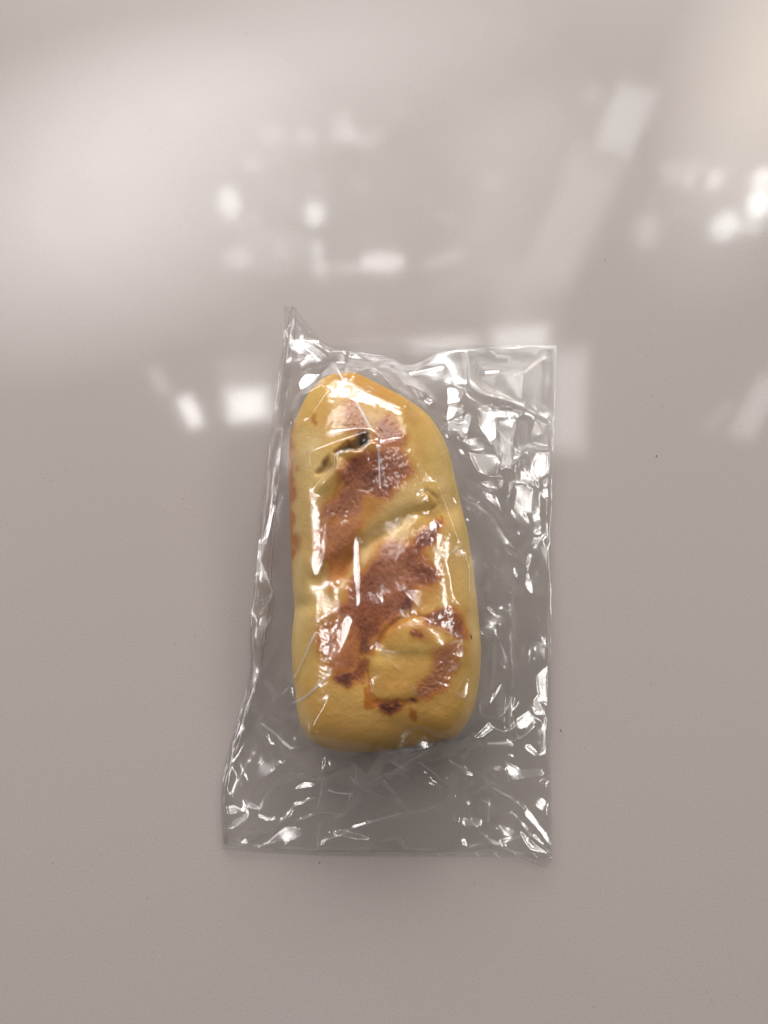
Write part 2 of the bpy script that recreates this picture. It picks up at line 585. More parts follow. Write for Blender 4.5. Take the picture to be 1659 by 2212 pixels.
BROWN = [
    (3, [(480, 560), (640, 600), (680, 860), (640, 960), (470, 960), (390, 880), (400, 640)], .62, 6),
    (3, [(420, 140), (560, 60), (640, 20), (560, 260), (440, 420)], .42, 7),
    (2, [(540, 760), (600, 700), (650, 690), (760, 660), (830, 640), (900, 640), (1000, 700), (1030, 780), (1010, 860), (920, 930),
         (870, 1000), (760, 1000), (700, 960), (640, 1100), (560, 1180), (460, 1140), (390, 1200), (350, 1180), (370, 1120),
         (470, 1000), (520, 930), (480, 850)], .85, 4),
    (2, [(560, 300), (620, 290), (680, 420), (700, 480), (640, 560), (580, 520), (530, 440)], .66, 6),
    (2, [(780, 470), (850, 400), (900, 470), (980, 520), (1000, 640), (900, 660), (780, 640)], .72, 5),
    (2, [(360, 1180), (650, 1130), (700, 1180), (600, 1330), (480, 1480), (370, 1500)], .68, 7),
    (2, [(1230, 1160), (1210, 1260), (1160, 1350), (1110, 1360), (1090, 1400), (1000, 1380), (1010, 1320), (1080, 1250)], .95, 2.5),
    (3, [(820, 60), (900, 40), (1010, 60), (1010, 0), (1090, 0), (1120, 110), (1200, 210), (1240, 290), (1180, 360), (1080, 360),
         (1060, 470), (980, 530), (920, 550), (860, 620), (800, 690), (740, 720), (740, 760), (700, 850), (660, 810), (640, 690),
         (560, 600), (480, 560), (490, 500), (560, 400), (560, 300), (660, 260), (740, 200)], .82, 4),
    (3, [(1150, 550), (1230, 520), (1310, 510), (1390, 560), (1420, 640), (1400, 710), (1300, 700), (1220, 650), (1140, 650)], .9, 3),
    (3, [(1030, 650), (1070, 635), (1110, 660), (1110, 710), (1060, 725), (1025, 700)], .9, 2),
    (3, [(450, 960), (520, 950), (590, 990), (640, 960), (640, 830), (700, 870), (720, 950), (700, 1060), (640, 1050), (580, 1080),
         (520, 1060), (460, 1020)], .85, 3),
    (3, [(760, 1210), (830, 1180), (940, 1190), (930, 1230), (850, 1280), (780, 1250)], 1., 2.5),
    (3, [(1000, 1180), (1070, 1165), (1070, 1200), (1010, 1205)], .9, 2),
    (3, [(1190, 820), (1300, 760), (1380, 740), (1380, 850), (1330, 960), (1250, 1100), (1170, 1140), (1060, 1180), (1040, 1070),
         (1200, 960)], .70, 4),
    (3, [(380, 600), (440, 560), (470, 700), (450, 880), (380, 880), (360, 700)], .55, 6),
]
TAN = [(k, p, 1.9, 8) for k, p, v_, s_ in BROWN] + [
    (3, [(300, 1000), (1400, 950), (1420, 1250), (1200, 1500), (300, 1500)], .34, 14),
    (2, [(420, 150), (1000, 250), (1150, 700), (1000, 1000), (420, 1000), (500, 600), (250, 500)], .25, 14),
    (2, [(640, 850), (900, 850), (900, 1000), (800, 1150), (660, 1250), (480, 1500), (380, 1500), (420, 1100)], .8, 10),
    (3, [(600, 250), (1250, 100), (1250, 420), (900, 700), (640, 900), (420, 1000), (440, 700)], .75, 12),
    (3, [(760, 900), (1050, 900), (1350, 800), (1300, 1100), (1060, 1180), (760, 1180)], .45, 12),
    (3, [(690, 1050), (730, 1060), (750, 1180), (760, 1240), (710, 1250), (690, 1180)], 1.1, 3),
    (3, [(1000, 1190), (1040, 1230), (1080, 1310), (1060, 1340), (1010, 1230)], 1., 3),
    (3, [(730, 1160), (1060, 1170), (1050, 1200), (740, 1230)], .9, 3),
    (2, [(300, 470), (320, 390), (345, 380), (330, 470)], .9, 2.5), (2, [(265, 690), (300, 670), (300, 710)], .7, 2),
    (2, [(215, 800), (225, 730), (235, 800)], .9, 2), (2, [(360, 480), (400, 450), (380, 490)], .6, 2),
    (2, [(400, 140), (600, 90), (800, 180), (960, 300), (1100, 420), (1050, 520), (800, 330), (560, 260), (440, 240)], .62, 9),
    (3, [(330, 1000), (600, 1150), (680, 1280), (500, 1300), (330, 1200)], .35, 10),
    (3, [(300, 1400), (700, 1420), (1200, 1380), (1300, 1560), (300, 1560)], .35, 9),
    (3, [(1100, 560), (1300, 480), (1420, 560), (1440, 700), (1400, 760), (1320, 540)], .9, 5),
    (0, [(612, 900), (632, 900), (634, 1010), (630, 1240), (612, 1250)], 1.0, 3),
    (2, [(150, 1250), (210, 1230), (215, 1380), (170, 1420)], .8, 4),
    (3, [(640, 640), (820, 600), (840, 700), (760, 840), (660, 860)], .8, 4),
    (3, [(1010, 560), (1150, 560), (1180, 700), (1140, 780), (1020, 740)], .45, 5),
]
DARK = [
    (3, [(930, 500), (1000, 450), (1060, 470), (1000, 540), (930, 550)], .75, 2.5),
    (3, [(660, 730), (720, 700), (730, 780), (690, 850), (660, 810)], .7, 2.5),
    (3, [(460, 980), (560, 970), (590, 1010), (570, 1070), (510, 1060)], .8, 2.5),
    (3, [(790, 1215), (860, 1200), (920, 1200), (860, 1265), (800, 1245)], .8, 2),
    (3, [(1030, 655), (1050, 640), (1060, 700), (1040, 715)], .5, 1.5), (3, [(1060, 700), (1110, 680), (1100, 720)], .5, 1.5),
    (3, [(1020, 1175), (1070, 1168), (1060, 1195)], .7, 2),
    (2, [(560, 780), (600, 740), (640, 790), (600, 880), (540, 860)], .35, 4),
    (2, [(700, 820), (780, 800), (800, 920), (700, 940)], .35, 4),
    (3, [(670, 270), (760, 260), (740, 350), (680, 350)], .4, 3),
]
PINKM = [(2, [(420, 900), (700, 860), (900, 880), (640, 1300), (380, 1500), (340, 1180)], .55, 8),
         (2, [(820, 600), (1040, 640), (1040, 860), (880, 900)], .45, 7),
         (3, [(780, 60), (1000, 60), (1000, 350), (900, 500), (760, 420)], .5, 9),
         (3, [(1180, 800), (1400, 720), (1400, 900), (1040, 1190), (1020, 1060)], .7, 5),
         (3, [(380, 560), (560, 560), (600, 800), (400, 900)], .7, 6)]
PALE = [(2, [(150, 480), (420, 480), (330, 1250), (320, 1659), (150, 1659)], .45, 14),
        (3, [(160, 0), (340, 0), (330, 700), (250, 1000), (170, 900)], .45, 12),
        (2, [(1100, 600), (1240, 520), (1420, 1300), (1500, 1659), (1400, 1659), (1250, 1100)], .3, 12),
        (3, [(1250, 60), (1500, 0), (1520, 480), (1440, 520), (1300, 300)], .35, 12),
        (2, [(420, 1480), (640, 1290), (740, 1380), (560, 1659), (380, 1659)], .6, 8),
        (3, [(420, 0), (560, 0), (420, 300), (340, 300)], .6, 8),
        (3, [(1440, 400), (1540, 400), (1540, 1000), (1470, 1000)], .4, 8),
        (2, [(860, 930), (1100, 900), (1060, 1060), (880, 1150), (700, 1360), (640, 1300)], .45, 10)]
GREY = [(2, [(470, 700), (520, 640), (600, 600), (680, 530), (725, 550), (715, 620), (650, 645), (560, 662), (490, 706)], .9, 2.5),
        (2, [(330, 840), (360, 775), (440, 720), (482, 760), (470, 805), (430, 830)], .45, 4),  # shade of the second pit painted into the colour
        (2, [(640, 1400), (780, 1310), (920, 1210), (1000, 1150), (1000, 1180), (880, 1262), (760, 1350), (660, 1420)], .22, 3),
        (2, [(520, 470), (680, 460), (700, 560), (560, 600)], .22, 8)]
maps = {'brown': paint(BROWN), 'tan': np.clip(paint([(k, p, v_ * (1.0 if i_ < len(BROWN) or s_ > 7 else 1.7), s_) for i_, (k, p, v_, s_) in enumerate(TAN)]), 0, 1),
        'dark': np.clip(paint([(k, p, v_ * 1.6, s_) for k, p, v_, s_ in DARK]), 0, 1), 'pink': paint(PINKM), 'pale': paint(PALE),
        'grey': paint(GREY, False)}



def paint_lines(mp, items):
    for k, pts, w, val in items:
        ln = smooth_line(np.array(cr(k, pts), float), 24, it=2)
        mp = np.maximum(mp, val * np.exp(-(seg_dist(wu * .5 + gu * .5, wv * .5 + gv * .5, ln) / w) ** 2))
    return mp


maps['tan'] = paint_lines(maps['tan'], [
    (3, [(770, 800), (830, 700), (920, 610), (1050, 560), (1160, 580)], 4, .95), (3, [(720, 880), (735, 1050), (750, 1190), (1060, 1180)], 5, .9),
    (3, [(560, 560), (480, 620), (400, 700), (380, 850), (440, 960)], 5, .8), (3, [(1140, 560), (1300, 490), (1420, 580), (1420, 720)], 5, 1.),
    (2, [(1235, 1150), (1215, 1280), (1130, 1370)], 5, 1.), (2, [(350, 1190), (480, 1000), (500, 820), (610, 690)], 5, .8),
    (3, [(1250, 1090), (1360, 960), (1390, 800)], 6, .9), (3, [(680, 240), (800, 110), (880, 50), (1010, 40)], 5, .9)])
maps['dark'] = paint_lines(maps['dark'], [
    (3, [(640, 700), (690, 840), (720, 960)], 4, .5), (3, [(870, 620), (960, 560), (1070, 470)], 4, .45),
    (3, [(1160, 560), (1300, 520), (1400, 620)], 4, .4), (2, [(540, 870), (600, 740), (640, 700)], 4, .4),
    (2, [(700, 930), (820, 960), (920, 900)], 5, .35), (3, [(660, 280), (760, 220), (840, 130)], 4, .4),
    (2, [(1060, 1290), (1150, 1320), (1210, 1240)], 4, .35), (3, [(480, 1000), (560, 1050), (640, 1030)], 4, .4)])

# relief (metres), added along z
rel = np.zeros(gu.shape)


def ridge(k, pts, w, h):
    global rel
    dd = seg_dist(gu, gv, cr(k, pts))
    rel = rel + h * np.exp(-(dd / w) ** 2)


def lump(k, pts, h, soft, warp=False):
    global rel
    rel = rel + h * gblur(in_poly(wu if warp else gu, wv if warp else gv, cr(k, pts)).astype(float), soft)


lobe = [(720, 600), (650, 648), (560, 664), (470, 692), (482, 760), (476, 800), (400, 872), (330, 960), (520, 1120), (800, 1100),
        (1000, 860), (900, 620)]
rim = seg_dist(gu, gv, cr(2, lobe[:7]))
rel = rel + .0020 * gblur(in_poly(gu, gv, cr(2, lobe)).astype(float), 3.0) * np.exp(-(rim / 26) ** 2)   # lobe that overlaps the opening
lump(2, [(470, 700), (520, 630), (600, 590), (690, 520), (735, 550), (722, 612), (650, 646), (560, 662), (480, 700)], -.0042, 2.6, True)
lump(2, [(330, 840), (360, 770), (440, 712), (480, 752), (474, 800), (440, 830)], -.0024, 3.5, True)
ridge(0, [(1000, 1085), (880, 1130), (750, 1210), (690, 1255)], 28, -.0027)
ridge(0, [(640, 1310), (700, 1300)], 22, -.0012)
ridge(0, [(830, 1330), (900, 1370), (990, 1380)], 50, .0010)
ridge(0, [(690, 1070), (760, 1000)], 44, .0012)
ridge(0, [(800, 1460), (830, 1560)], 26, -.0009)
ridge(0, [(900, 880), (940, 1000), (960, 1060)], 22, -.0010)
fold = [(1010, 1140), (920, 1210), (780, 1310), (640, 1400)]
rim = seg_dist(gu, gv, cr(2, fold))
rel = rel + .0025 * gblur(in_poly(gu, gv, cr(2, fold + [(640, 1700), (1300, 1700), (1240, 1130)])).astype(float), 5) * np.exp(-(rim / 30) ** 2)
ridge(2, [(1010, 1160), (880, 1255), (720, 1365), (600, 1440), (520, 1560)], 9, -.0013)
ridge(3, [(780, 790), (830, 690), (930, 600), (1050, 560), (1150, 590)], 6, -.0008)
lump(3, [(800, 780), (850, 680), (940, 610), (1060, 580), (1180, 640), (1300, 760), (1240, 840), (900, 830)], .0015, 12)
lump(3, [(760, 1200), (740, 900), (900, 860), (1250, 860), (1200, 1000), (1040, 1170)], .0008, 10)
ridge(3, [(720, 900), (740, 1100), (760, 1190), (1050, 1180)], 8, -.0003)
ridge(0, [(640, 1310), (632, 1340)], 14, -.0008)
ridge(2, [(1180, 980), (1230, 1040), (1180, 1080)], 4, -.0004)
ridge(2, [(1080, 980), (1140, 950), (1220, 1000)], 4, -.0004)
rel += .00042 * gnoise(gu.shape, 30, 11) + .00007 * gnoise(gu.shape, 11, 12) + .00002 * gnoise(gu.shape, 3, 13)
rel += .00010 * maps['brown'] * gnoise(gu.shape, 1.6, 14)
fade = np.clip((1 - rr) / .12, 0, 1)[:, None]
TZ = TZ + sample(rel, U - GX0, V - GY0) * (.35 + .65 * fade)
# outline irregularity is carried by the trace; add a little swell to the flanks
# lower flank, tucking in to a flat base
q = np.linspace(0, 1, NB)[1:]
low_r = 1 - .17 * q ** 2.2
low_z = Z0 * (1 - q ** .85) + .0006
lv = SP[None] + R[None] * low_r[:, None, None]
LZ = np.repeat(low_z[:, None], NT, 1)
endl = SP[None] + R[None] * np.linspace(.8, 0, 10)[:, None, None]
EZ = np.full((10, NT), .0006)
X = np.concatenate([TX, lv[..., 0], endl[..., 0]]); Y = np.concatenate([TY, lv[..., 1], endl[..., 1]])
Z = np.concatenate([TZ, LZ, EZ])
bun_verts = np.stack([X, Y, Z], -1).reshape(-1, 3)
bf = grid_faces(X.shape[0], NT, wrap=True)
me = mesh_np('crust', bun_verts, bf)
pu, pv = project(X, Y, Z)
for k, mp in maps.items():
    val = sample(mp, pu.ravel() - GX0, pv.ravel() - GY0)
    if k == 'tan':      # baked underside
        val = np.maximum(val, np.clip((.006 - Z.ravel()) / .005, 0, 1) * .9)
    attr(me, k, val)
base = at(np.array(815.), np.array(1250.), 0.0)
bun = bpy.data.objects.new('bread_bun', None)
C.objects.link(bun)
bun.empty_display_size = .02
bun['label'] = 'golden oblong baked bun with reddish brown patches inside the clear bag'
bun['category'] = 'bun'
link('crust', me, bun, M_CRUST)


def lump_mesh(name, cu, cv, zc, a, b, c, ang, seed, n=28):
    """small uneven lump, semi axes a b c, in metres"""
    th = np.linspace(0, 2 * math.pi, n, endpoint=False)[None]
    ph = np.linspace(0, math.pi, n // 2)[:, None]
    x, y, zz = np.sin(ph) * np.cos(th), np.sin(ph) * np.sin(th), np.cos(ph) * np.ones_like(th)
    r_ = np.random.default_rng(seed).uniform(0, 6, 6)
    k = 1 + .16 * np.sin(3 * x + r_[0]) * np.cos(4 * y + r_[1]) + .12 * np.sin(5 * zz + r_[2] + 3 * x) + .07 * np.sin(9 * y + r_[3]) * np.sin(8 * x + r_[4])
    x, y, zz = x * k * a, y * k * b, zz * k * c
    ca, sa = math.cos(ang), math.sin(ang)
    p = at(np.array(float(cu)), np.array(float(cv)), zc)
    vv = np.stack([p[0] + x * ca - y * sa, p[1] + x * sa + y * ca, p[2] + zz], -1).reshape(-1, 3)
    return mesh_np(name, vv, grid_faces(n // 2, n, True))


def bun_z(u, v):
    k = np.argmin((pu[:NR] - u) ** 2 + (pv[:NR] - v) ** 2)
    return float(Z[:NR].ravel()[k])


zf = bun_z(778, 955)
link('filling', lump_mesh('filling', 774, 959, zf - .0003, .0042, .0015, .0004, math.radians(14), 5), bun, M_FILL)
zf = bun_z(1017, 1375)
link('burnt_speck', lump_mesh('burnt_speck', 1017.5, 1375, zf + .0001, .00028, .0008, .0003, math.radians(8), 8, 14), bun, M_SPECK)

# ------------------------------------------------------------------ bag: outline with heights
LEFT = [(630, 658, .020), (618, 720, .015), (604, 800, .010), (594, 880, .008), (580, 980, .007), (566, 1110, .008), (557, 1230, .009),
        (546, 1310, .009), (540, 1365, .008), (546, 1440, .006), (528, 1510, .004), (505, 1590, .003), (487, 1660, .002),
        (480, 1700, .002), (480, 1770, .002), (481, 1826, .0018)]
RIGHT = [(1202, 747, .0022), (1199, 850, .0024), (1194, 980, .0035), (1191, 1100, .0035), (1190, 1250, .003), (1189, 1400, .003),
         (1190, 1550, .004), (1188, 1650, .004), (1192, 1750, .003), (1191, 1861, .0035)]
TOPF = [(630, 658, .020), (652, 684, .017), (684, 724, .013), (716, 757, .010), (750, 761, .007), (800, 766, .006), (842, 771, .0065),
        (882, 794, .008), (922, 776, .007), (957, 756, .005), (1057, 748, .003), (1130, 745, .0025), (1202, 747, .0022)]
TOPB = [(612, 659, .012), (650, 700, .006), (700, 745, .003), (757, 743, .002), (792, 734, .0022), (867, 736, .0022), (932, 746, .0016),
        (1032, 744, .0012), (1120, 746, .0012), (1202, 747, .0012)]
BOTF = [(481, 1826, .0018), (560, 1835, .0018), (640, 1839, .0015), (690, 1841, .002), (800, 1839, .0012), (920, 1842, .0012),
        (1000, 1841, .0015), (1060, 1832, .003), (1100, 1842, .003), (1150, 1866, .003), (1178, 1876, .0035), (1191, 1861, .0035)]


def w3(pts):
    p = np.asarray(pts, float)
    return at(p[:, 0], p[:, 1], p[:, 2])


def coons(top, right, bottom, left, n, m, it=1):
    """n rows (top to bottom), m columns; curves given left-to-right / top-to-bottom, as world points"""
    T, B = smooth_line(w3(top), m, it=it), smooth_line(w3(bottom), m, it=it)
    L, Rr = smooth_line(w3(left), n, it=it), smooth_line(w3(right), n, it=it)
    for q_, ax, sd in ((L, 0, 61), (Rr, 0, 62), (B, 1, 63), (T, 1, 64)):      # hand-cut, slightly wavy edges
        c_ = gnoise((3, len(q_)), 22, sd)[1]
        q_[:, ax] += .00022 * c_ * np.sin(np.linspace(0, math.pi, len(q_)))
    T[0] = L[0]; T[-1] = Rr[0]; B[0] = L[-1]; B[-1] = Rr[-1]
    a = np.linspace(0, 1, n)[:, None, None]; b = np.linspace(0, 1, m)[None, :, None]
    ruled1 = T[None] * (1 - a) + B[None] * a
    ruled2 = L[:, None] * (1 - b) + Rr[:, None] * b
    bil = (T[0] * (1 - b) + T[-1] * b) * (1 - a) + (B[0] * (1 - b) + B[-1] * b) * a
    return ruled1 + ruled2 - bil


# regular height grid
DX = .00034
xs = np.arange(-.075, .075, DX); ys = np.arange(-.088, .125, DX)
gx, gy = np.meshgrid(xs, ys)
HN = gx.shape
bh = np.zeros(HN)
jx = np.clip(np.round((bun_verts[:, 0] - xs[0]) / DX).astype(int), 0, HN[1] - 1)
jy = np.clip(np.round((bun_verts[:, 1] - ys[0]) / DX).astype(int), 0, HN[0] - 1)
np.maximum.at(bh, (jy, jx), bun_verts[:, 2])
for _ in range(2):        # close pin holes
    nb = np.maximum.reduce([np.roll(bh, 1, 0), np.roll(bh, -1, 0), np.roll(bh, 1, 1), np.roll(bh, -1, 1)])
    bh = np.where(bh < nb - .004, nb, bh)


def edge_field(curves, gx, gy):
    """nearest-edge height and distance"""
    bd = np.full(gx.shape, 1e9); bz = np.zeros(gx.shape)
    for c in curves:
        for k in range(len(c) - 1):
            a, b = c[k], c[k + 1]
            e = b[:2] - a[:2]
            t = np.clip(((gx - a[0]) * e[0] + (gy - a[1]) * e[1]) / (e @ e + 1e-12), 0, 1)
            dd = np.hypot(gx - a[0] - t * e[0], gy - a[1] - t * e[1])
            m_ = dd < bd
            bd = np.where(m_, dd, bd); bz = np.where(m_, a[2] + t * (b[2] - a[2]), bz)
    return bd, bz


curves = [w3(LEFT), w3(RIGHT), w3(TOPF), w3(BOTF)]
ring = np.vstack([curves[2], curves[1][1:], curves[3][::-1][1:], curves[0][::-1][1:]])[:, :2]
# coarse membrane over the bun
K = 3
cgx, cgy = gx[::K, ::K], gy[::K, ::K]
cb = bh[::K, ::K]
inside = in_poly(cgx, cgy, ring)
ed, ez = edge_field(curves, cgx, cgy)
obs = np.where(cb > .004, cb + .0010, .0012 + .0040 * np.clip(ed / .012, 0, 1))
mz = np.where(inside, np.maximum(obs, ez), ez)
fixed = ~inside | (ed < DX * K * .8)
for _ in range(900):
    nb = .25 * (np.roll(mz, 1, 0) + np.roll(mz, -1, 0) + np.roll(mz, 1, 1) + np.roll(mz, -1, 1))
    sag = .0000024
    nz = np.maximum(mz + 1.0 * (nb - mz) - sag, obs)
    mz = np.where(fixed, ez, nz)
iy, ix = np.mgrid[0:HN[0], 0:HN[1]]
z0 = sample(gblur(mz, .8), ix / K, iy / K)
ed_f = sample(ed, ix / K, iy / K)
onbun = gblur((bh > .010).astype(float), 4)
Uf, Vf = project(gx, gy, z0)


def facets(n, amp, seed, jitter=None):
    """randomly crumpled sheet: random points with random heights, triangulated (flat facets, sharp folds)"""
    r_ = np.random.default_rng(seed)
    x0, x1, y0, y1 = xs[0] - .01, xs[-1] + .01, ys[0] - .01, ys[-1] + .01
    pts = np.stack([r_.uniform(x0, x1, n), r_.uniform(y0, y1, n)], 1)
    pts = np.vstack([pts, [(x0, y0), (x1, y0), (x1, y1), (x0, y1)]])
    h = r_.standard_normal(len(pts)) * amp
    vs_, _, fs, ov, _, _ = delaunay_2d_cdt([Vector(p) for p in pts], [], [], 0, 1e-9)
    out = np.zeros(HN)
    for f in fs:
        idx = [ov[i][0] if ov[i] else 0 for i in f]
        p = np.array([vs_[i][:] for i in f]); hh = h[idx]
        a0 = max(int((p[:, 0].min() - xs[0]) / DX), 0); a1 = min(int((p[:, 0].max() - xs[0]) / DX) + 2, HN[1])
        b0 = max(int((p[:, 1].min() - ys[0]) / DX), 0); b1 = min(int((p[:, 1].max() - ys[0]) / DX) + 2, HN[0])
        if a1 <= a0 or b1 <= b0:
            continue
        sx_, sy_ = gx[b0:b1, a0:a1], gy[b0:b1, a0:a1]
        e1, e2 = p[1] - p[0], p[2] - p[0]
        det = e1[0] * e2[1] - e1[1] * e2[0]
        if abs(det) < 1e-14:
            continue
        l1 = ((sx_ - p[0, 0]) * e2[1] - (sy_ - p[0, 1]) * e2[0]) / det
        l2 = (-(sx_ - p[0, 0]) * e1[1] + (sy_ - p[0, 1]) * e1[0]) / det
        m_ = (l1 >= -1e-6) & (l2 >= -1e-6) & (l1 + l2 <= 1 + 1e-6)
        out[b0:b1, a0:a1][m_] = (hh[0] + l1 * (hh[1] - hh[0]) + l2 * (hh[2] - hh[0]))[m_]
    return out


# where the sheet is crumpled (traced frame)
def zone(pts, val, soft, u=None, v=None):
    u = Uf if u is None else u; v = Vf if v is None else v
    return val * gblur(in_poly(u, v, pts).astype(float), soft)


crump = .30 + zone([(470, 1600), (1200, 1560), (1200, 1880), (470, 1880)], .75, 22)
crump += zone([(900, 850), (1200, 850), (1200, 1200), (1020, 1200)], .75, 16)
crump += zone([(1040, 1200), (1200, 1200), (1200, 1600), (1040, 1600)], .45, 16)
crump += zone([(620, 680), (900, 740), (900, 830), (620, 830)], .5, 12)
crump *= 1 - .70 * onbun
crump *= 1 - .92 * np.clip(zone([(885, 735), (1210, 735), (1210, 900), (1100, 872), (960, 835), (890, 830)], 1, 5), 0, 1)
fac_a, fac_b, fac_c = facets(300, .0020, 21), facets(900, .00030, 22), facets(4200, .00004, 23)
zc = z0 + crump * (gblur(fac_a, 1.0) + gblur(fac_b, .8) + gblur(fac_c, .7))
zc += crump * (.00012 * gnoise(HN, 18, 31) + .000012 * gnoise(HN, 4, 32))
zc += .000010 * onbun * gnoise(HN, 2.0, 33)

